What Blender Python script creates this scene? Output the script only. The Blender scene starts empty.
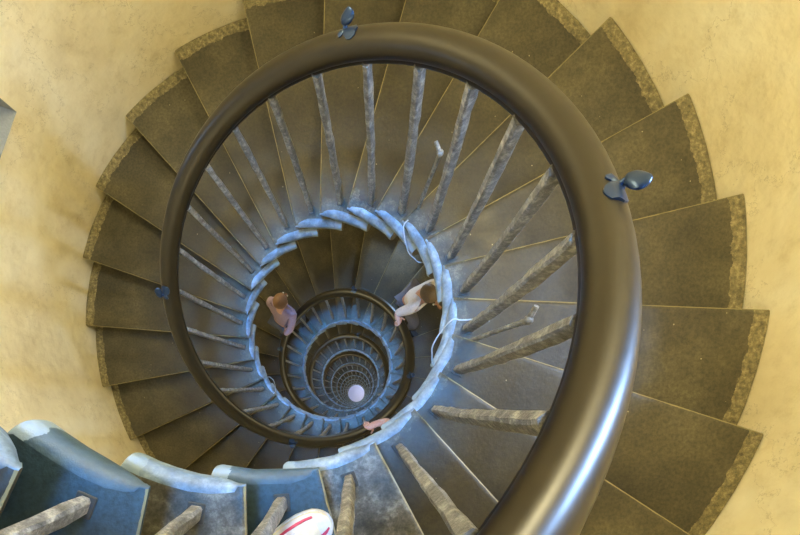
import bpy, bmesh, math, random
from mathutils import Vector, Matrix
random.seed(7)
C = bpy.context.scene.collection
PI = math.pi
# ------------------------------------------------------------------ stair dimensions
NST = 240              # last (lowest) step
H = 1.8165 + .152 * (NST + 1)            # camera height above the tower floor
RISE = 0.152
D = 0.2558             # angle of one step
TH0 = -0.2952
RI = 0.6677
WC = (0.0365, -0.0079) # shaft centre relative to the centre of the well
def ztop(k): return RISE * (NST + 1 - k)
def th(k):
    t = TH0 + D * k
    return t + (-0.0158 * (math.cos(t) - 1) + 0.0277 * math.sin(t))
def rwall(k): return 2.0198 + 0.007947 * (min(max(k, -4), 16) - 5)
def rwall_z(z): return rwall((H - 1.8165 - z) / RISE)
# ------------------------------------------------------------------ helpers
def link(o, parent=None):
    C.objects.link(o)
    if parent: o.parent = parent
    return o
def tag(o, label=None, cat=None, group=None, kind=None):
    if label: o['label'] = label
    if cat: o['category'] = cat
    if group: o['group'] = group
    if kind: o['kind'] = kind
    return o
def obj(name, bm, mat, parent=None, smooth=True, angle=0.6):
    me = bpy.data.meshes.new(name)
    bm.normal_update()
    bm.to_mesh(me); bm.free()
    if mat: me.materials.append(mat)
    if smooth:
        me.polygons.foreach_set('use_smooth', [True] * len(me.polygons))
        me.set_sharp_from_angle(angle=angle)
    o = bpy.data.objects.new(name, me)
    return link(o, parent)
def empty(name, loc=(0, 0, 0), rz=0):
    o = bpy.data.objects.new(name, None); o.location = loc; o.rotation_euler = (0, 0, rz)
    o.empty_display_size = 0.1
    return link(o)
def rings(bm, rs, closed=True, cap=True):
    vs = [[bm.verts.new(p) for p in r] for r in rs]
    n = len(rs[0])
    for a, b in zip(vs, vs[1:]):
        for i in range(n if closed else n - 1):
            j = (i + 1) % n
            bm.faces.new((a[i], a[j], b[j], b[i]))
    if cap and closed:
        bm.faces.new(list(reversed(vs[0]))); bm.faces.new(vs[-1])
    return vs
def fixn(bm): bmesh.ops.recalc_face_normals(bm, faces=bm.faces[:])
def frame(d):
    d = d.normalized()
    u = d.cross(Vector((0, 0, 1)))
    if u.length < 1e-3: u = Vector((1, 0, 0))
    u.normalize(); return u, d.cross(u).normalized() * -1
def tube(bm, pts, r, n=10, cap=True):
    pts = [Vector(p) for p in pts]; rs = []
    for i, p in enumerate(pts):
        d = pts[min(i + 1, len(pts) - 1)] - pts[max(i - 1, 0)]
        u, v = frame(d)
        rr = r[i] if isinstance(r, (list, tuple)) else r
        rs.append([p + (u * math.cos(2 * PI * j / n) + v * math.sin(2 * PI * j / n)) * rr for j in range(n)])
    rings(bm, rs, cap=cap); fixn(bm)
def box(bm, c, s, M=None):
    m = Matrix.Translation(c) @ Matrix.Diagonal((*s, 1))
    r = bmesh.ops.create_cube(bm, size=1, matrix=(M @ m) if M else m)
    return r['verts']
# ------------------------------------------------------------------ materials
def mat(name, build):
    m = bpy.data.materials.new(name); m.use_nodes = True
    nt = m.node_tree; b = nt.nodes['Principled BSDF']
    build(nt, b); return m
def N(nt, t, **kw):
    n = nt.nodes.new(t)
    for k, v in kw.items():
        if k in n.inputs.keys(): n.inputs[k].default_value = v
        else: setattr(n, k, v)
    return n
def noise(nt, scale, detail=6, rough=.6, vec=None, dist=0):
    n = N(nt, 'ShaderNodeTexNoise', Scale=scale, Detail=detail, Roughness=rough, Distortion=dist)
    if vec: nt.links.new(vec, n.inputs['Vector'])
    return n.outputs['Fac']
def ramp(nt, fac, stops):
    r = nt.nodes.new('ShaderNodeValToRGB'); e = r.color_ramp.elements
    while len(e) < len(stops): e.new(0.5)
    for i, (p, c) in enumerate(stops):
        e[i].position = p; e[i].color = (*c, 1) if len(c) == 3 else c
    nt.links.new(fac, r.inputs['Fac']); return r.outputs['Color']
def mix(nt, fac, a, b, mode='MIX'):
    m = nt.nodes.new('ShaderNodeMix'); m.data_type = 'RGBA'; m.blend_type = mode
    for s, i in ((fac, 0), (a, 6), (b, 7)):
        if isinstance(s, (int, float)): m.inputs[i].default_value = s
        elif isinstance(s, tuple): m.inputs[i].default_value = (*s, 1)
        else: nt.links.new(s, m.inputs[i])
    return m.outputs[2]
def math_(nt, op, a, b=0.0, clamp=False):
    m = nt.nodes.new('ShaderNodeMath'); m.operation = op; m.use_clamp = clamp
    for s, i in ((a, 0), (b, 1)):
        if isinstance(s, (int, float)): m.inputs[i].default_value = s
        else: nt.links.new(s, m.inputs[i])
    return m.outputs[0]
def bump(nt, b, h, strength=.5, dist=.01):
    n = N(nt, 'ShaderNodeBump', Strength=strength, Distance=dist)
    nt.links.new(h, n.inputs['Height']); nt.links.new(n.outputs['Normal'], b.inputs['Normal'])
def objc(nt): return nt.nodes.new('ShaderNodeTexCoord').outputs['Object']
def geoP(nt): return nt.nodes.new('ShaderNodeNewGeometry').outputs['Position']

def stone(nt, b, slate=False, rough=False):
    # UV: u = metres from the shaft wall, v = metres behind the nosing ; third value = how far in the tread
    P = geoP(nt)
    uv = nt.nodes.new('ShaderNodeSeparateXYZ'); nt.links.new(nt.nodes.new('ShaderNodeUVMap').outputs['UV'], uv.inputs[0])
    u, v = uv.outputs[0], uv.outputs[1]
    base = ramp(nt, noise(nt, 3.2, 8, .65, P), [(.3, (.040, .034, .019)), (.5, (.066, .056, .029)), (.72, (.115, .098, .050))])
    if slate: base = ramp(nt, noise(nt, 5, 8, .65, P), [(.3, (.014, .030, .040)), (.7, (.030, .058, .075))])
    if rough: base = ramp(nt, noise(nt, 12, 8, .75, P), [(.35, (.030, .028, .020)), (.52, (.085, .080, .060)), (.68, (.24, .23, .19))])
    fine = ramp(nt, noise(nt, 70, 4, .7, P), [(.35, (.62, .62, .62)), (.65, (1.25, 1.25, 1.25))])
    base = mix(nt, 1.0, base, fine, 'MULTIPLY')
    # rough unworn margin along the wall
    wob = math_(nt, 'MULTIPLY', noise(nt, 14, 5, .7, P), .06)
    edge = math_(nt, 'ADD', u, math_(nt, 'SUBTRACT', wob, .03))
    m1 = math_(nt, 'LESS_THAN', edge, .066)
    marg = ramp(nt, noise(nt, 42, 6, .75, P), [(.32, (.06, .048, .022)), (.5, (.17, .14, .062)), (.68, (.38, .32, .16))])
    col = mix(nt, m1, base, marg)
    # shade painted into the stone, middle and inner half of the tread
    shade_u = math_(nt, 'ADD', u, math_(nt, 'MULTIPLY', noise(nt, 4, 6, .65, P), .4))
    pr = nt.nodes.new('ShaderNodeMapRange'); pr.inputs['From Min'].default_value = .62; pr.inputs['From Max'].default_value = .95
    nt.links.new(shade_u, pr.inputs['Value'])
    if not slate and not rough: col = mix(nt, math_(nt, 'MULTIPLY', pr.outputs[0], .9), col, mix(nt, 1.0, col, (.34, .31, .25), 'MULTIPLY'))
    # plaster splashes / chalk specks
    sp = nt.nodes.new('ShaderNodeTexVoronoi'); sp.inputs['Scale'].default_value = 11; nt.links.new(P, sp.inputs['Vector'])
    m2 = math_(nt, 'LESS_THAN', sp.outputs['Distance'], .036)
    col = mix(nt, math_(nt, 'MULTIPLY', m2, .75), col, (.42, .38, .24))
    # worn pale arris on the nosing
    nw = math_(nt, 'LESS_THAN', math_(nt, 'ADD', v, math_(nt, 'MULTIPLY', noise(nt, 20, 3, .6, P), .008)), .0085)
    col = mix(nt, math_(nt, 'MULTIPLY', nw, .65), col, (.30, .25, .115))
    # mottled rough stone near the well end, rubbed grey
    m3 = math_(nt, 'GREATER_THAN', math_(nt, 'ADD', u, math_(nt, 'MULTIPLY', noise(nt, 7, 6, .7, P), .35)), 1.46)
    ends = ramp(nt, noise(nt, 30, 8, .8, P), [(.38, (.016, .014, .009)), (.52, (.050, .043, .026)), (.66, (.17, .15, .095))])
    if not slate: col = mix(nt, math_(nt, 'MULTIPLY', m3, .8), col, ends)
    # round stone inner end, blue daylight of the well put into its colour
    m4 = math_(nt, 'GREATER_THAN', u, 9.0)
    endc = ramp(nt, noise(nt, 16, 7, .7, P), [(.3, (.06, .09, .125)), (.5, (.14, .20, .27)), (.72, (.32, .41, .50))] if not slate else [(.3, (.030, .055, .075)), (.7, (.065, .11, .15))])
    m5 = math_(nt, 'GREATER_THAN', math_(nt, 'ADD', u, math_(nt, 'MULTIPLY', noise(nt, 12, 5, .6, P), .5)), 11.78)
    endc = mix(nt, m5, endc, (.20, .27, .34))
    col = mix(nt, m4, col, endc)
    nt.links.new(col, b.inputs['Base Color'])
    rg = ramp(nt, noise(nt, 6, 5, .6, P), [(.3, (.38, .38, .38)), (.7, (.62, .62, .62))])
    nt.links.new(rg, b.inputs['Roughness'])
    h = math_(nt, 'ADD', math_(nt, 'MULTIPLY', noise(nt, 45, 6, .7, P), math_(nt, 'ADD', math_(nt, 'MULTIPLY', m1, 1.5), .35)),
              math_(nt, 'MULTIPLY', noise(nt, 5, 4, .5, P), 1.2))
    bump(nt, b, h, .45, .012)
def plaster(nt, b):
    P = geoP(nt)
    c = ramp(nt, noise(nt, 1.4, 7, .6, P, .4), [(.3, (.66, .56, .33)), (.5, (.82, .73, .48)), (.7, (.90, .84, .62))])
    c2 = ramp(nt, noise(nt, 9, 7, .75, P), [(.30, (.85, .82, .73)), (.48, (1, 1, 1)), (.9, (1.05, 1.05, 1.05))])
    c = mix(nt, .8, c, c2, 'MULTIPLY')
    # hair cracks
    v = nt.nodes.new('ShaderNodeTexVoronoi'); v.feature = 'DISTANCE_TO_EDGE'; v.inputs['Scale'].default_value = .9
    d = N(nt, 'ShaderNodeMix'); 
    ns = N(nt, 'ShaderNodeTexNoise', Scale=3.0, Detail=6, Roughness=.7)
    nt.links.new(P, ns.inputs['Vector'])
    va = nt.nodes.new('ShaderNodeVectorMath'); va.operation = 'MULTIPLY_ADD'
    nt.links.new(ns.outputs['Color'], va.inputs[0]); va.inputs[1].default_value = (.9, .9, .9); nt.links.new(P, va.inputs[2])
    nt.links.new(va.outputs[0], v.inputs['Vector'])
    ck = math_(nt, 'LESS_THAN', v.outputs['Distance'], .0035)
    c = mix(nt, math_(nt, 'MULTIPLY', ck, .35), c, (.38, .31, .16))
    nt.links.new(c, b.inputs['Base Color']); b.inputs['Roughness'].default_value = .72
    bump(nt, b, math_(nt, 'ADD', noise(nt, 8, 8, .6, P), math_(nt, 'MULTIPLY', noise(nt, 2, 3, .5, P), 2)), .35, .02)
def bronze(nt, b):
    P = geoP(nt)
    c = ramp(nt, noise(nt, 9, 7, .7, P), [(.2, (.009, .006, .003)), (.55, (.013, .009, .004)), (.85, (.020, .014, .006))])
    nt.links.new(c, b.inputs['Base Color'])
    b.inputs['Metallic'].default_value = 0
    nt.links.new(ramp(nt, noise(nt, 22, 6, .7, P), [(.3, (.30, .30, .30)), (.7, (.35, .35, .35))]), b.inputs['Roughness'])
    b.inputs['Specular IOR Level'].default_value = .36
    
def iron(nt, b):
    P = geoP(nt)
    c = ramp(nt, noise(nt, 34, 8, .75, P), [(.32, (.08, .08, .08)), (.5, (.20, .20, .195)), (.66, (.52, .51, .47))])
    nt.links.new(c, b.inputs['Base Color']); b.inputs['Metallic'].default_value = .25
    b.inputs['Roughness'].default_value = .42
    bump(nt, b, noise(nt, 30, 7, .7, P), .8, .016)
def blued(nt, b):
    b.inputs['Base Color'].default_value = (.018, .04, .09, 1); b.inputs['Metallic'].default_value = .6
    b.inputs['Roughness'].default_value = .35
def plain(col, r=.6, metal=0):
    def f(nt, b):
        P = geoP(nt)
        c = mix(nt, .35, col, ramp(nt, noise(nt, 60, 4, .6, P), [(.3, tuple(x * .6 for x in col)), (.7, tuple(min(1, x * 1.3) for x in col))]))
        nt.links.new(c, b.inputs['Base Color']); b.inputs['Roughness'].default_value = r; b.inputs['Metallic'].default_value = metal
    return f
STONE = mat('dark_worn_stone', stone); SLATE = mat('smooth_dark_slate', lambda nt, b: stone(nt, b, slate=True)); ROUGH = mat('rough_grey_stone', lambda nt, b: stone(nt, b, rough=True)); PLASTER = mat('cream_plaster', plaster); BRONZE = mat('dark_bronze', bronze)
IRON = mat('wrought_iron', iron); BLUED = mat('blued_metal', blued)
FLOORM = mat('pale_floor', plain((.55, .55, .6), .4)); BLOCKER = mat('light_blocker_dark', plain((.03, .028, .02), .8))  # second one for the added light-blocking ring overhead
WIREM = mat('pale_cable', plain((.36, .39, .42), .35)); LEAD = mat('lead', plain((.035, .033, .028), .6))

# ------------------------------------------------------------------ steps
SPAN = 1.77
def step(k):
    far = k > 30
    wr = rwall(k) - .004
    rnd = random.Random(k * 13 + 5)
    bm = bmesh.new(); uvl = bm.loops.layers.uv.new('UVMap')
    z0 = ztop(k)
    ss = [0, .006, .018] + [.15, .28, .5, .8, 1.15, 1.5, SPAN - .06, SPAN] if not far else [0, .02, .3, .8, 1.3, SPAN]
    nn = 9 if not far else 5
    secs, uvs = [], []
    w = [rnd.uniform(-.006, .006) for _ in ss]
    for i, s in enumerate(ss):
        ang = s * D if i > 2 or far else s / RI           # first slices are metres
        t = th(k) - (s * D if (i > 2 or far) else 0)
        # slices parallel to the nosing for the rounded arris
        off = 0 if (i > 2 or far) else s
        ci, si = math.cos(t), math.sin(t)
        q = min(1, s / .45) if i > 2 or far else 0
        rin = RI - .004 * q + (w[i] * .5 if i > 2 else 0)
        rte = rin + .006 + .030 * q ** .7
        if s > SPAN - .05: rte += .008; rin += .005
        pin = Vector((rin * ci, rin * si, 0)); 
        # meets shaft circle
        a = Vector((ci, si, 0)); wc = Vector((*WC, 0))
        bq = a.dot(wc); rw = bq + math.sqrt(bq * bq - wc.length_squared + wr * wr)
        tang = Vector((si, -ci, 0)) * off
        drop = {0: .006, 1: .0015}.get(i, 0) if not far else (.006 if i == 0 else 0)
        zt = z0 - drop; zb = z0 - RISE + .0012
        hgt = zt - zb
        pts = [];uv = []
        vv = off if (i <= 2 and not far) else s * .3
        def dep(r): return min(RISE - .0012, .014 + 1.15 * (off if (i <= 2 and not far) else s * D * r))
        def add(r, z, u, V=None): pts.append(Vector((r * ci, r * si, z)) + tang); uv.append((u, vv if V is None else V))
        L = rw - rte
        add(rw, z0 - dep(rw), 3, 3); add(rw, zt, 0)
        for fr in ((.03, .12, .35, .6, .8, .92) if not far else (.1, .6,)):
            add(rw - L * fr, zt - .004 * math.sin(fr * PI) * q, L * fr)
        add(rte, zt, L)
        ex = rte - rin
        for j in range(1, nn + 1):
            f = j / nn; dd = dep(rte) 
            if f <= .55: g = f / .55 * PI / 2; rr_ = rte - ex * math.sin(g); zz_ = zt - min(.045, dd * .5) * (1 - math.cos(g))
            else: g = (f - .55) / .45; rr_ = rin + .035 * g * g * q + .004 * g; zz_ = zt - min(.045, dd * .5) * (1 - g) - (dd - (z0 - zt)) * g
            add(rr_, zz_, 10 + (s if i > 2 or far else 0), 3)
        add(rte + .06, z0 - dep(rte + .06), 10, 3)
        for fr in (.3, .6): add(rte + L * fr, z0 - dep(rte + L * fr), 3, 3)
        secs.append(pts); uvs.append(uv)
    vs = [[bm.verts.new(p) for p in r] for r in secs]; n = len(secs[0])
    def face(idx):
        f = bm.faces.new([vs[i][j] for i, j in idx])
        for lp, (i, j) in zip(f.loops, idx): lp[uvl].uv = uvs[i][j]
        return f
    for i in range(len(vs) - 1):
        for j in range(n):
            j2 = (j + 1) % n
            f = face([(i, j), (i, j2), (i + 1, j2), (i + 1, j)])
            if any(uvs[a][b][0] >= 10 for a, b in ((i, j), (i, j2))):
                for lp, (a_, b_) in zip(f.loops, [(i, j), (i, j2), (i + 1, j2), (i + 1, j)]): lp[uvl].uv = (10 + (ss[a_] if a_ > 2 or far else 0), 3)
            if j == n - 1 or j == 0:
                for lp in f.loops: lp[uvl].uv = (.5, 3)
    for e, rev in ((0, False), (len(vs) - 1, True)):
        idx = [(e, j) for j in range(n)]
        f = face(list(reversed(idx)) if rev else idx)
        for lp in f.loops: lp[uvl].uv = (.5, 3) if e == 0 else (1.2, 3)
    fixn(bm)
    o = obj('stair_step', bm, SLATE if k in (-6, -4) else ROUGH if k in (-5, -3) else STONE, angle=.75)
    return o

KMIN = -8
steps = {}
def compass(k):
    a = (math.degrees(th(k)) + 360) % 360
    names = ['right', 'upper right', 'top', 'upper left', 'left', 'lower left', 'bottom', 'lower right']
    return names[int(((a + 22.5) % 360) // 45)]
ORD = ['first', 'second', 'third', 'fourth', 'fifth', 'sixth', 'seventh', 'eighth', 'ninth', 'tenth', 'eleventh', 'twelfth',
       'thirteenth', 'fourteenth', 'fifteenth', 'sixteenth', 'seventeenth', 'eighteenth', 'nineteenth', 'twentieth', 'twenty-first',
       'twenty-second', 'twenty-third', 'twenty-fourth', 'twenty-fifth', 'twenty-sixth', 'twenty-seventh', 'twenty-eighth']
special = {-9: 'dark stone step highest of all, cut off by the left frame edge', 
 -8: 'dark stone step just below the highest one at the bottom left corner',
 -7: 'brown stone step with bluish worn tip at the bottom left frame edge',
 -6: 'smooth dark blue lit stone step with long rounded end at bottom left',
 -5: 'blue-grey stone step with rough worn end, right of the smooth dark blue step',
 -4: 'teal lit stone step at the bottom, carrying the striped shoe',
 -3: 'brown rough stone step directly right of the teal step with the shoe'}
for k in range(KMIN, NST + 1):
    o = step(k); steps[k] = o
    if k in special: lab = special[k]
    elif k < 23:
        lab = 'olive brown stone step, %s one down from the step carrying the striped shoe, %s' % (ORD[k + 3], compass(k))
    else:
        c_, i = divmod(k - 23, 24.56)
        lab = 'small stone step in %s coil down the well, %s one counterclockwise from its bottom' % (ORD[int(c_) + 1], ORD[int(i)])
    tag(o, lab, 'step', 'stone steps of the spiral stair')

# ------------------------------------------------------------------ shaft wall with slit windows, all but the first added for light
NT = 180
def wp(a, z, dr=0):
    r = rwall_z(z) + dr
    return Vector((WC[0] + r * math.cos(a), WC[1] + r * math.sin(a), z))
TOP = H + 1.25
wins = [(146, 161, H - 2.66, H - 1.55, .9), (-2, 16, H - 1.15, H + .05, 0)]  # the second is unseen, added to throw cool light across the well
zk = H - 6
i = 0
while zk > 2:
    a0 = (60 + i * 130) % 360
    a0 = a0 if a0 <= 180 else a0 - 360
    if a0 > 165: a0 -= 30
    wins.append((round(a0 / 2) * 2, round(a0 / 2) * 2 + 12, zk, zk + .9, 1)); zk -= 3.1; i += 1  # further unseen windows, added to light the deeper coils
zs = set([0, TOP])
z = 0
while z < TOP: zs.add(round(z, 3)); z += .5
for w_ in wins: zs.add(w_[2]); zs.add(w_[3])
zs = sorted(zs)
A0 = [-180 + i * 2 for i in range(NT + 1)]
angs = sorted(set(A0 + [w_[j] for w_ in wins for j in (0, 1)]))
angs = [a for a in angs if -180 <= a <= 180]
if angs[-1] == 180: angs = angs[:-1]
def inwin(a, b, z, z2):
    for w_ in wins:
        if a >= w_[0] - .01 and b <= w_[1] + .01 and z >= w_[2] - 1e-4 and z2 <= w_[3] + 1e-4: return True
    return False
bm = bmesh.new()
grid = {}
for i, a in enumerate(angs):
    for j, z in enumerate(zs):
        grid[i, j] = bm.verts.new(wp(math.radians(a), z))
for i in range(len(angs)):
    i2 = (i + 1) % len(angs); a, b = angs[i], angs[i2] if i2 else angs[0] + 360
    for j in range(len(zs) - 1):
        if inwin(a, b, zs[j], zs[j + 1]): continue
        bm.faces.new((grid[i, j], grid[i, j + 1], grid[i2, j + 1], grid[i2, j]))
outer = [[bm.verts.new((WC[0] + 2.75 * math.cos(math.radians(a)), WC[1] + 2.75 * math.sin(math.radians(a)), z)) for z in (0, TOP)] for a in angs]
nA = len(angs)
# splayed window reveals, cut through the thickness of the wall
for a0, a1, z0, z1, kind in wins:
    inn = [wp(math.radians(a0 + (a1 - a0) * f), zz) for f, zz in ((0, z0), (1, z0), (1, z1), (0, z1))]
    am = math.radians((a0 + a1) / 2); out = Vector((math.cos(am), math.sin(am), 0)); tg = Vector((-out.y, out.x, 0))
    zo0 = z0 + .28; zo1 = z1 - .08; hw = .11
    c = Vector((*WC, 0)) + out * 2.62
    oo = [c + tg * sx * hw + Vector((0, 0, zz)) for sx, zz in ((-1, zo0), (1, zo0), (1, zo1), (-1, zo1))]
    iv = [bm.verts.new(p) for p in inn]; ov = [bm.verts.new(p) for p in oo]
    for q in range(4): bm.faces.new((iv[q], iv[(q + 1) % 4], ov[(q + 1) % 4], ov[q])).material_index = 1
bmesh.ops.remove_doubles(bm, verts=bm.verts[:], dist=.0005)
fixn(bm)
wall = obj('wall_round', bm, PLASTER, smooth=True, angle=.5); wall.data.materials.append(mat('grey_reveal_stone', plain((.26, .28, .29), .8))); tag(wall, 'curved cream plaster wall of the round stair shaft', 'wall', kind='structure')

# floor at the bottom, added unseen ring above the camera to block light
bm = bmesh.new()
rings(bm, [[(2.7 * math.cos(2 * PI * i / 64), 2.7 * math.sin(2 * PI * i / 64), z) for i in range(64)] for z in (-.2, 0)]); fixn(bm)
tag(obj('floor', bm, FLOORM, smooth=False), 'pale floor at the foot of the shaft', 'floor', kind='structure')
bm = bmesh.new()
def circ(r, z, n=64): return [(r * math.cos(2 * PI * i / n), r * math.sin(2 * PI * i / n), z) for i in range(n)]
rings(bm, [circ(.8, TOP), circ(2.6, TOP), circ(2.6, TOP + .2), circ(.8, TOP + .2), circ(.8, TOP)], cap=False); fixn(bm)
tag(obj('light_blocking_ring', bm, BLOCKER, smooth=False), 'added unseen ring above, blocking light around the well', 'light_blocking_ring', kind='structure')

# ------------------------------------------------------------------ balustrade
RH = .838
def rail_pt(k):
    f = 1 if k < 18 else max(0, 1 - (k - 18) / 8)
    cx = -.0331 - .032 * f; cy = .0081 + .002 * f
    t = TH0 + D * k
    return Vector((cx + RH * math.cos(t), cy + RH * math.sin(t), ztop(k) + .9379))
# profile: (sideways towards the wall, up)
PROF = []
for j in range(15):
    a = PI * (1.06 - 1.12 * j / 14); PROF.append((.052 * math.cos(a), .010 + .042 * math.sin(a)))
PROF += [(.046, -.008), (.039, -.013), (.041, -.024), (.036, -.032), (.020, -.036), (0, -.038), (-.020, -.036), (-.036, -.032), (-.041, -.024), (-.039, -.013), (-.046, -.008)]
root = empty('stair_balustrade', (RH, 0, 0))
tag(root, 'continuous dark bronze handrail on iron balusters winding down around the open well', 'balustrade')
def sub(name, bm, m, parent=root, **kw):
    o = obj(name, bm, m, parent, **kw)
    o.matrix_parent_inverse = Matrix.Translation(root.location).inverted()
    return o
bm = bmesh.new(); rs = []
k = -7.6
while k <= NST + .3:
    p = rail_pt(k); q = rail_pt(k + .02); d = (q - p).normalized()
    side = d.cross(Vector((0, 0, 1))).normalized(); up = side.cross(d).normalized()
    if up.z < 0: up = -up
    c = Vector((p.x, p.y, 0)).normalized()
    if side.dot(c) < 0: side = -side
    rs.append([p + side * a + up * b for a, b in PROF])
    k += .25 if k < 40 else .6
rings(bm, rs); fixn(bm)
sub('handrail', bm, BRONZE, angle=.9)
def bar(bm, k, detail=True):
    """rectangular hand-forged bar from the tread up into the rail"""
    kf = k - .66
    t = TH0 + D * kf
    f = Vector((.752 * math.cos(th(kf) + .0), .752 * math.sin(th(kf)), ztop(k) - .001))
    rp = rail_pt(kf + .15); c = Vector((math.cos(t), math.sin(t), 0))
    top = rp - c * .028 + Vector((0, 0, -.035))
    tg = Vector((-c.y, c.x, 0)); rnd = random.Random(k)
    n = 16 if detail else 2; rs = []
    tw = rnd.uniform(-.12, .12)
    for i in range(n + 1):
        s = i / n; p = f.lerp(top, s)
        p = p + c * .012 * math.sin(PI * s) * rnd.uniform(.6, 1)
        j = .0016 if detail else 0
        a = .0205 + rnd.uniform(-j, j); b = .0145 + rnd.uniform(-j, j)
        cc = c * math.cos(tw * s) + tg * math.sin(tw * s); tt = tg * math.cos(tw * s) - c * math.sin(tw * s)
        ch = .35
        rs.append([p + cc * a * x + tt * b * y + Vector((rnd.uniform(-j, j), rnd.uniform(-j, j), 0)) for x, y in
                   ((1, 1 - ch), (1 - ch, 1), (-1 + ch, 1), (-1, 1 - ch), (-1, -1 + ch), (-1 + ch, -1), (1 - ch, -1), (1, -1 + ch))])
    rings(bm, rs); return f, c, tg
for k in range(-7, 92):
    bm = bmesh.new(); f, c, tg = bar(bm, k, k < 50); fixn(bm)
    b = sub('baluster', bm, IRON, angle=.5)
    if k < 26:
        bm = bmesh.new()
        M = Matrix(((c.x, tg.x, 0, f.x), (c.y, tg.y, 0, f.y), (0, 0, 1, f.z), (0, 0, 0, 1)))
        for sz, zz, hh in ((.052, .003, .006),):
            box(bm, (0, 0, zz), (sz, sz * .86, hh), M)
        bmesh.ops.bevel(bm, geom=bm.edges[:], offset=.0018, segments=1, affect='EDGES'); fixn(bm)
        o = obj('foot_plate', bm, LEAD, b)
        o.matrix_parent_inverse = (b.matrix_parent_inverse).copy() if False else Matrix.Identity(4)
bm = bmesh.new()
for k in range(92, NST + 1): bar(bm, k, False)
fixn(bm)
tag(sub('lower_balusters', bm, IRON, angle=.5), kind='stuff')
# rosette knobs on top of the rail every quarter turn
for kq in [.85, 5.85, 12.6, 18.5, 24.6, 30.7, 36.8, 42.9, 49.0, 55.1]:
    p = rail_pt(kq); q = rail_pt(kq + .02); d = (q - p).normalized()
    side = Vector((p.x, p.y, 0)).normalized(); up = side.cross(d).normalized(); up = up if up.z > 0 else -up
    bm = bmesh.new()
    base = p + side * .028 + up * .045
    # leaf shaped saddle clasping the rail
    for sgn, ln, ws in ((-1, .058, .030), (1, .022, .018)):
        rs = []
        for i in range(9):
            s = i / 8; w = ws * math.sin(PI * (.14 + .74 * s)) ** .8
            x0 = .020 - .012 * s; row = []
            for a in (-1, -.5, 0, .5, 1):
                x = max(-.045, min(.049, x0 + w * a)); row.append((x, .010 + .042 * math.sqrt(max(0, 1 - (x / .0525) ** 2)) + .003 + .003 * (1 - abs(a))))
            top_ = [p + side * x + up * z_ + d * sgn * ln * s for x, z_ in row]
            rs.append(top_ + [v_ - up * .006 for v_ in reversed(top_)])
        rings(bm, rs)
    tube(bm, [base + up * -.01, base + up * .006, base + up * .014 + side * .004], [.013, .010, .006], 10)
    # spade shaped head
    rs = []
    for i in range(9):
        s = i / 8
        r = .006 + .027 * max(0, math.sin(PI * min(1, s * 1.02))) ** .75 * (1.1 - .3 * s)
        c0 = base + Vector((0, 0, 1)) * (.010 + .040 * s) + side * (.004 + .026 * s)
        rs.append([c0 + d * math.cos(2 * PI * j / 12) * r + side * math.sin(2 * PI * j / 12) * r * .45 for j in range(12)])
    rings(bm, rs); fixn(bm)
    sub('rail_knob', bm, BLUED, angle=.6)
# slim stay rods bracing a few bars
for k in (1, 5):
    kf = k - .66; t = TH0 + D * (kf - .30); c = Vector((math.cos(t), math.sin(t), 0)); tg = Vector((c.y, -c.x, 0))
    f = Vector((c.x * .765, c.y * .765, ztop(k))); tp = f + c * .03 + tg * .01 + Vector((0, 0, .64))
    bm = bmesh.new(); tube(bm, [f, f.lerp(tp, .5), tp, tp - tg * .035 + Vector((0, 0, .03))], [.010, .009, .010, .008], 8)
    bmesh.ops.create_uvsphere(bm, u_segments=10, v_segments=8, radius=.014, matrix=Matrix.Translation(tp))
    sub('stay_rod', bm, IRON)

# ------------------------------------------------------------------ cable loops at the step ends
def smoothpts(P_, n=6):
    out = []
    for i in range(len(P_) - 1):
        p0, p1, p2, p3 = P_[max(i - 1, 0)], P_[i], P_[i + 1], P_[min(i + 2, len(P_) - 1)]
        for j in range(n):
            t = j / n
            out.append(.5 * ((2 * p1) + (p2 - p0) * t + (2 * p0 - 5 * p1 + 4 * p2 - p3) * t * t + (3 * p1 - p0 - 3 * p2 + p3) * t ** 3))
    return out + [P_[-1]]
for k0, far_, lab in ((0, .03, 'thin pale cable looped off a step end at the right side of the well'),
                      (4, .03, 'thin pale cable loop hanging off a step end at the upper right'),
                      (16, .025, 'thin pale cable loop hanging off a step end at the lower left')):
    def pp(r, f, dz):
        t = th(k0) + (f + (.45 if k0 == 0 else 0)) * D; return Vector((r * math.cos(t), r * math.sin(t), ztop(k0) + dz))
    P_ = ([pp(.80, -.02, .006), pp(.75, -.04, .006)] if k0 == 0 else []) + [pp(.69, -.12, .006), pp(.655, -.16, .008), pp(.66 - far_, -.45, -.03), pp(.66 - far_ * 1.2, -.8, -.08),
          pp(.66 - far_ * .6, -1.0, -.11), pp(.665, -1.15, -.145), pp(.71, -1.22, -.175)]
    bm = bmesh.new(); tube(bm, smoothpts(P_), .003, 6)
    tag(obj('cable', bm, WIREM), lab, 'cable')

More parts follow.
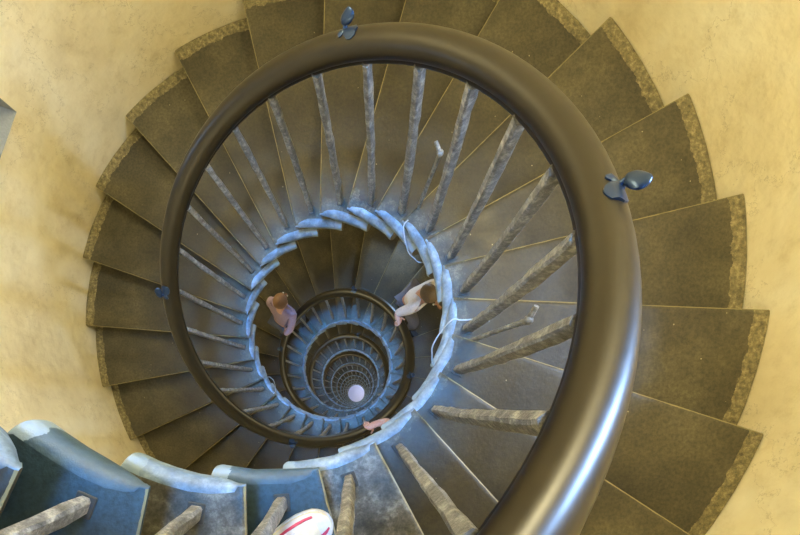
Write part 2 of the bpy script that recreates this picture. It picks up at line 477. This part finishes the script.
# ------------------------------------------------------------------ shoe poking in at the bottom edge
WHITE = mat('white_leather', plain((.52, .54, .60), .45)); REDM = mat('red_trim', plain((.45, .03, .10), .5))
MESHM = mat('cream_mesh', plain((.60, .55, .42), .8)); DARKM = mat('dark_lining', plain((.03, .03, .035), .8)); GOLD = mat('tan_rubber', plain((.55, .38, .14), .6))
SP = Vector((.19, -.79, ztop(-4))); sd = Vector((.86, .51, 0)).normalized()
shoe = empty('sneaker', SP - sd * .28, math.atan2(sd.y, sd.x))
tag(shoe, 'white sneaker with a dark red stripe, toe on the teal lit step at bottom edge', 'shoe')
def prof(x):   # x 0 heel .. .28 toe -> half width, height
    t = x / .28
    w_ = .036 + .014 * math.sin(PI * min(1, max(0, (t - .25) / .75))) - .004 * math.sin(PI * t * 2)
    if t > .86: w_ *= math.sqrt(max(.02, 1 - ((t - .86) / .145) ** 2))
    if t < .08: w_ *= math.sqrt(max(.15, 1 - ((.08 - t) / .085) ** 2))
    h_ = .088 if t < .38 else .088 - .052 * min(1, (t - .38) / .45)
    if t > .86: h_ *= math.sqrt(max(.15, 1 - ((t - .86) / .15) ** 2))
    return w_, h_
xs = [0, .004, .012, .025, .05, .08, .11, .14, .17, .20, .225, .245, .26, .27, .277, .28]
bm = bmesh.new()
rings(bm, [[(x, prof(x)[0] * 1.08 * a, z) for a, z in ((-1, .002), (-1.04, .012), (-1, .024), (1, .024), (1.04, .012), (1, .002))] for x in xs]); fixn(bm)
obj('sole', bm, WHITE, shoe)
bm = bmesh.new(); rs = []
for x in xs:
    w_, h_ = prof(x); r = []
    for j in range(13):
        a = PI * j / 12; r.append((x, w_ * 1.02 * math.cos(a), .022 + h_ * (math.sin(a) ** .75)))
    rs.append(r)
rings(bm, rs); fixn(bm); obj('upper', bm, MESHM, shoe)
def strip(name, pts, wd, m, lift=.003):
    bm = bmesh.new(); rs = []
    for x, a in pts:
        w_, h_ = prof(x); r = []
        for da in (-wd, -wd * .3, wd * .3, wd):
            aa = a + da; e = 1 + lift / .05
            r.append((x, w_ * 1.02 * math.cos(aa) * e, .022 + h_ * (max(0, math.sin(aa)) ** .75) * e))
        for da in (wd, -wd):
            aa = a + da; r.append((x, w_ * .95 * math.cos(aa), .022 + h_ * (max(0, math.sin(aa)) ** .75) * .95))
        rs.append(r)
    rings(bm, rs); fixn(bm); return obj(name, bm, m, shoe)
strip('side_panel', [(x, .75) for x in xs[3:14]], .42, WHITE, .002)
strip('side_panel', [(x, PI - .75) for x in xs[3:14]], .42, WHITE, .002)
strip('stripe', [(x, 2.05 + .25 * (x - .2)) for x in xs[4:14]], .10, REDM, .0045)
strip('stripe', [(x, .75) for x in xs[4:12]], .07, REDM, .0045)
strip('toe_cap', [(x, PI / 2) for x in xs[11:15]], .95, WHITE, .002)
bm = bmesh.new()
for i, x in enumerate((.125, .14, .155, .17, .185)):
    w_, h_ = prof(x); tube(bm, [(x, w_ * 1.05 * math.cos(a), .026 + h_ * math.sin(a) ** .75) for a in (1.05, 1.3, 1.57, 1.84, 2.1)], .003, 6)
obj('laces', bm, WHITE, shoe)
bm = bmesh.new(); rings(bm, [[(.055 + .042 * math.cos(2 * PI * j / 16) * q, .028 * math.sin(2 * PI * j / 16) * q, z) for j in range(16)] for q, z in ((1.05, .095), (1.0, .118), (.85, .118), (.8, .100))]); fixn(bm)
obj('collar', bm, DARKM, shoe)

# ------------------------------------------------------------------ visitors climbing the second turn
SKIN = mat('skin', plain((.50, .27, .20), .5)); 
def skin_obj(name, nodes, edges, m, parent, lv=2):
    me = bpy.data.meshes.new(name); bm = bmesh.new(); L_ = bm.verts.layers.skin.verify()
    vs = []
    for i, (p, r) in enumerate(nodes):
        v = bm.verts.new(p); v[L_].radius = (r, r) if not isinstance(r, tuple) else r; v[L_].use_root = (i == 0); vs.append(v)
    for a, b in edges: bm.edges.new((vs[a], vs[b]))
    bm.to_mesh(me); bm.free(); me.materials.append(m)
    o = bpy.data.objects.new(name, me); link(o, parent)
    sk = o.modifiers.new('skin', 'SKIN'); sk.use_smooth_shade = True
    sb = o.modifiers.new('sub', 'SUBSURF'); sb.levels = lv; sb.render_levels = lv
    return o
def person(k, Rp, khand, lab, shirt, trous, hair, longs=True, lean=.12):
    t = th(k) - .5 * D
    c = Vector((math.cos(t), math.sin(t), 0)); X = -c; Y = Vector((c.y, -c.x, 0))   # faces uphill, the well at the right hand
    root = empty('person', c * Rp + Vector((0, 0, ztop(k))))
    root.rotation_euler = (0, 0, math.atan2(X.y, X.x)); tag(root, lab, 'person', 'visitors on the stairs below')
    M = Matrix(((X.x, Y.x, 0, root.location.x), (X.y, Y.y, 0, root.location.y), (0, 0, 1, root.location.z), (0, 0, 0, 1))).inverted()
    hp = M @ (rail_pt(khand) + Vector((0, 0, .052 + .014))); hq = M @ (rail_pt(khand - .3) + Vector((0, 0, .066)))
    fd = (hq - hp).normalized()                                                       # along the rail, uphill
    sd_ = fd.cross(Vector((0, 0, 1))).normalized()
    V = Vector
    Z = 0
    pel = V((0, .06, .93)); chest = V((.01, .06 + lean, 1.30)); nb = V((.01, .07 + lean, 1.46)); hd = V((.01, .12 + lean, 1.60))
    sr = chest + V((.17, .01, .10)); sl = chest + V((-.17, -.01, .10))
    wr = hp - fd * .085 + V((0, 0, .012)); er = (sr + wr) / 2 + V((.03, -.04, -.10)) * (1 if (sr - wr).length < .5 else .4)
    el = sl + V((-.05, -.03, -.27)); wl = el + V((.02, .14, -.20)); hl = wl + V((0, .06, -.06))
    hr_ = pel + V((.09, 0, -.04)); hL = pel + V((-.09, 0, -.04)); kr = V((.10, .30, .60)); ar = V((.10, .27, .24)); tr = V((.11, .42, .185))
    kl = V((-.10, .08, .50)); al = V((-.10, -.04, .09)); tl = V((-.11, .11, .035))
    n = [(pel, .10), (chest, (.13, .095)), (nb, .052), (hd + V((0, -.01, -.07)), .056), (hd, (.070, .086)), (hd + V((0, -.01, .07)), (.062, .074)),
         (sr, .048), (er, .046), (wr, (.033, .025)), (hp, (.044, .019)),
         (sl, .048), (el, .038), (wl, .026), (hl, (.03, .018)), (hr_, .07), (kr, .052), (ar, .036), (hL, .07), (kl, .052), (al, .036)]
    e = [(0, 1), (1, 2), (2, 3), (3, 4), (4, 5), (1, 6), (6, 7), (7, 8), (8, 9), (1, 10), (10, 11), (11, 12), (12, 13), (0, 14), (14, 15), (15, 16), (0, 17), (17, 18), (18, 19)]
    # five unequal fingers closing over the rail, thumb from the side of the palm
    inw = sd_ if sd_.x > 0 else -sd_
    for i, (o_, l_) in enumerate(((-.036, .9), (-.012, 1.05), (.012, 1.0), (.036, .8))):
        b0 = hp + fd * (.010 + .004 * i) * 1 + fd * o_ * 0 + inw * 0 + fd * (-o_) * .9
        k_ = len(n)
        n += [(b0 + inw * .022 + V((0, 0, -.002)), .0105), (b0 + inw * .048 * l_ + V((0, 0, -.022)), .0098), (b0 + inw * .060 * l_ + V((0, 0, -.048)), .0088)]
        e += [(9, k_), (k_, k_ + 1), (k_ + 1, k_ + 2)]
    k_ = len(n); n += [(hp - fd * .03 - inw * .030 + V((0, 0, -.008)), .011), (hp + fd * .0 - inw * .052 + V((0, 0, -.024)), .0095), (hp + fd * .02 - inw * .060 + V((0, 0, -.042)), .008)]
    e += [(9, k_), (k_, k_ + 1), (k_ + 1, k_ + 2)]
    for i, (o_, l_) in enumerate(((-.02, .9), (-.007, 1.05), (.007, 1.0), (.02, .8))):
        k_ = len(n); n += [(hl + V((0, .02 + o_, -.03)), .009), (hl + V((.01, .02 + o_, -.065 * l_)), .008)]; e += [(13, k_), (k_, k_ + 1)]
    skin_obj('body', n, e, SKIN, root)
    cl = 1.16
    if longs: arm = [(er, .050), (wr - (hp - wr) * .1, .036)], [(el, .050), (wl, .036)]
    else: arm = [(sr.lerp(er, .75), .056)], [(sl.lerp(el, .75), .056)]
    n2 = [(pel + V((0, 0, .02)), (.15, .115)), ((pel + chest) / 2, (.14, .105)), (chest, (.17, .115)), (nb + V((0, 0, -.03)), .068), (sr, .066), (sl, .066)]; e2 = [(0, 1), (1, 2), (2, 3), (2, 4), (2, 5)]
    for base, a_ in ((4, arm[0]), (5, arm[1])):
        pr_ = base
        for x in a_: n2.append(x); e2.append((pr_, len(n2) - 1)); pr_ = len(n2) - 1
    skin_obj('shirt', n2, e2, mat('shirt_cloth', plain(shirt, .85)), root)
    n3 = [(pel, (.135, .11)), (hr_, .09), (kr, .068), (ar, .055), (hL, .09), (kl, .068), (al, .055)]
    skin_obj('trousers', n3, [(0, 1), (1, 2), (2, 3), (0, 4), (4, 5), (5, 6)], mat('trouser_cloth', plain(trous, .85)), root)
    HM = mat('hair', plain(hair, .6))
    bm = bmesh.new(); bmesh.ops.create_uvsphere(bm, u_segments=20, v_segments=14, radius=1, matrix=Matrix.Translation(hd + V((0, -.022, .028))) @ Matrix.Diagonal((.086, .102, .098, 1)))
    for v in bm.verts:
        q = v.co - hd
        if q.y > .045 and q.z < .045: v.co = hd + V((q.x * .7, .03, q.z * .6))
        v.co += V((1, .6, .5)) * .004 * math.sin(v.co.x * 180 + v.co.y * 120)
    fixn(bm); obj('hair', bm, HM, root)
    for sx in (-1, 1):
        bm = bmesh.new(); bmesh.ops.create_uvsphere(bm, u_segments=10, v_segments=8, radius=.011, matrix=Matrix.Translation(hd + V((sx * .03, .083, .0)))); obj('eye', bm, WHITE, root)
        bm = bmesh.new(); bmesh.ops.create_uvsphere(bm, u_segments=10, v_segments=8, radius=1, matrix=Matrix.Translation(hd + V((sx * .078, -.005, -.005))) @ Matrix.Diagonal((.010, .018, .030, 1))); obj('ear', bm, SKIN, root)
    bm = bmesh.new(); bmesh.ops.create_cone(bm, segments=8, radius1=.014, radius2=.007, depth=.045, matrix=Matrix.Translation(hd + V((0, .093, -.012)))); obj('nose', bm, SKIN, root)
    for tip, an in ((tr, ar), (tl, al)):
        z0 = tip.z - .033; bm = bmesh.new(); rs = []
        for s_, w_, h_ in ((-.10, .030, .07), (-.07, .038, .09), (.0, .040, .085), (.06, .046, .06), (.12, .044, .045), (.155, .028, .03)):
            y0 = an.y + .02 + s_
            rs.append([(tip.x + w_ * a, y0, z0 + z_) for a, z_ in ((-1, .002), (-1, h_ * .5), (-.6, h_), (.6, h_), (1, h_ * .5), (1, .002))])
        rings(bm, rs); fixn(bm); obj('shoe', bm, DARKM, root)
    return root
person(23.6, 1.14, 21.6, 'person whose bare forearm and hand grip the second handrail coil at lower right', (.10, .12, .18), (.05, .06, .09), (.05, .03, .02), False)
person(29, 1.12, 27.6, 'person in a white top holding the second handrail coil at the upper right', (.62, .59, .61), (.12, .12, .16), (.10, .07, .05))
person(36.0, 1.02, 35.6, 'person in a lilac top beside the second handrail coil at the left', (.30, .22, .30), (.07, .08, .12), (.16, .08, .04))

# ------------------------------------------------------------------ camera
cam = bpy.data.objects.new('camera', bpy.data.cameras.new('camera')); C.objects.link(cam)
cam.data.lens = 440 / 800 * 36; cam.data.sensor_width = 36; cam.data.clip_start = .02; cam.data.clip_end = 120
R = Matrix(((0.9998934, -0.00196640, 0.01446645), (0, 0.9908879, 0.13468940), (-0.01459948, -0.13467505, 0.99078226)))
cam.matrix_world = Matrix.Translation((.2693, -.4609, H)) @ R.to_4x4()
cam.data.shift_x = .05894; cam.data.shift_y = .2395
bpy.context.scene.camera = cam

# ------------------------------------------------------------------ light
def area(name, loc, target, size, col, power, size_y=None, spread=None):
    l = bpy.data.lights.new(name, 'AREA'); l.energy = power; l.color = col; l.size = size
    if size_y: l.shape = 'RECTANGLE'; l.size_y = size_y
    elif name == 'well_daylight': l.shape = 'DISK'
    if spread: l.spread = spread
    o = bpy.data.objects.new(name, l); o.location = loc
    d = (Vector(target) - Vector(loc)); o.rotation_euler = d.to_track_quat('-Z', 'Y').to_euler(); C.objects.link(o); return o
def lamp(name, loc, col, power, r=.22):
    l = bpy.data.lights.new(name, 'POINT'); l.energy = power; l.color = col; l.shadow_soft_size = r
    o = bpy.data.objects.new(name, l); o.location = loc; C.objects.link(o); return o
area('well_daylight', (0, 0, TOP + .25), (0, 0, 0), 1.0, (.12, .42, 1.0), 27, spread=math.radians(30))
for n, (a0, a1, z0, z1, kind) in enumerate(wins):
    am = math.radians((a0 + a1) / 2); out = Vector((math.cos(am), math.sin(am), 0))
    zc = (z0 + z1) / 2 + .1
    p = Vector((*WC, 0)) + out * 2.63 + Vector((0, 0, zc))
    pw = {0: 105, 1: 38, .9: 3}[kind]
    area('window_and_fill_light', p, p - out + Vector((0, 0, -.45)), .09 if kind == 0 else .2, (.36, .58, 1.0) if kind == 0 else (.45, .68, 1.0), pw, z1 - z0 - .36)  # beyond the first, cool fill from the added unseen windows
WARM = (1.0, .89, .56)
for n, (deg, z, pw) in enumerate([(35, H + .1, 112), (118, H - .6, 84), (-22, H + .3, 16), (205, H - 1.0, 30)]):
    a = math.radians(deg); lamp('wall_lamp_light', (1.72 * math.cos(a), 1.72 * math.sin(a), z), WARM, pw)
kk = 26
while kk < NST - 4:
    a = th(kk); lamp('wall_lamp_light', (1.75 * math.cos(a), 1.75 * math.sin(a), ztop(kk) + 2.2), WARM, 26); kk += 8.6
lamp('entrance_light', (.5, .2, 2.2), (.62, .66, 1.0), 120, .15)
W = bpy.data.worlds.new('world'); bpy.context.scene.world = W; W.use_nodes = True
W.node_tree.nodes['Background'].inputs[0].default_value = (.35, .5, .8, 1); W.node_tree.nodes['Background'].inputs[1].default_value = .05
vs_ = bpy.context.scene.view_settings
vs_.view_transform = 'Standard'; vs_.look = 'None'; vs_.exposure = .14; vs_.gamma = 1; vs_.use_curve_mapping = False
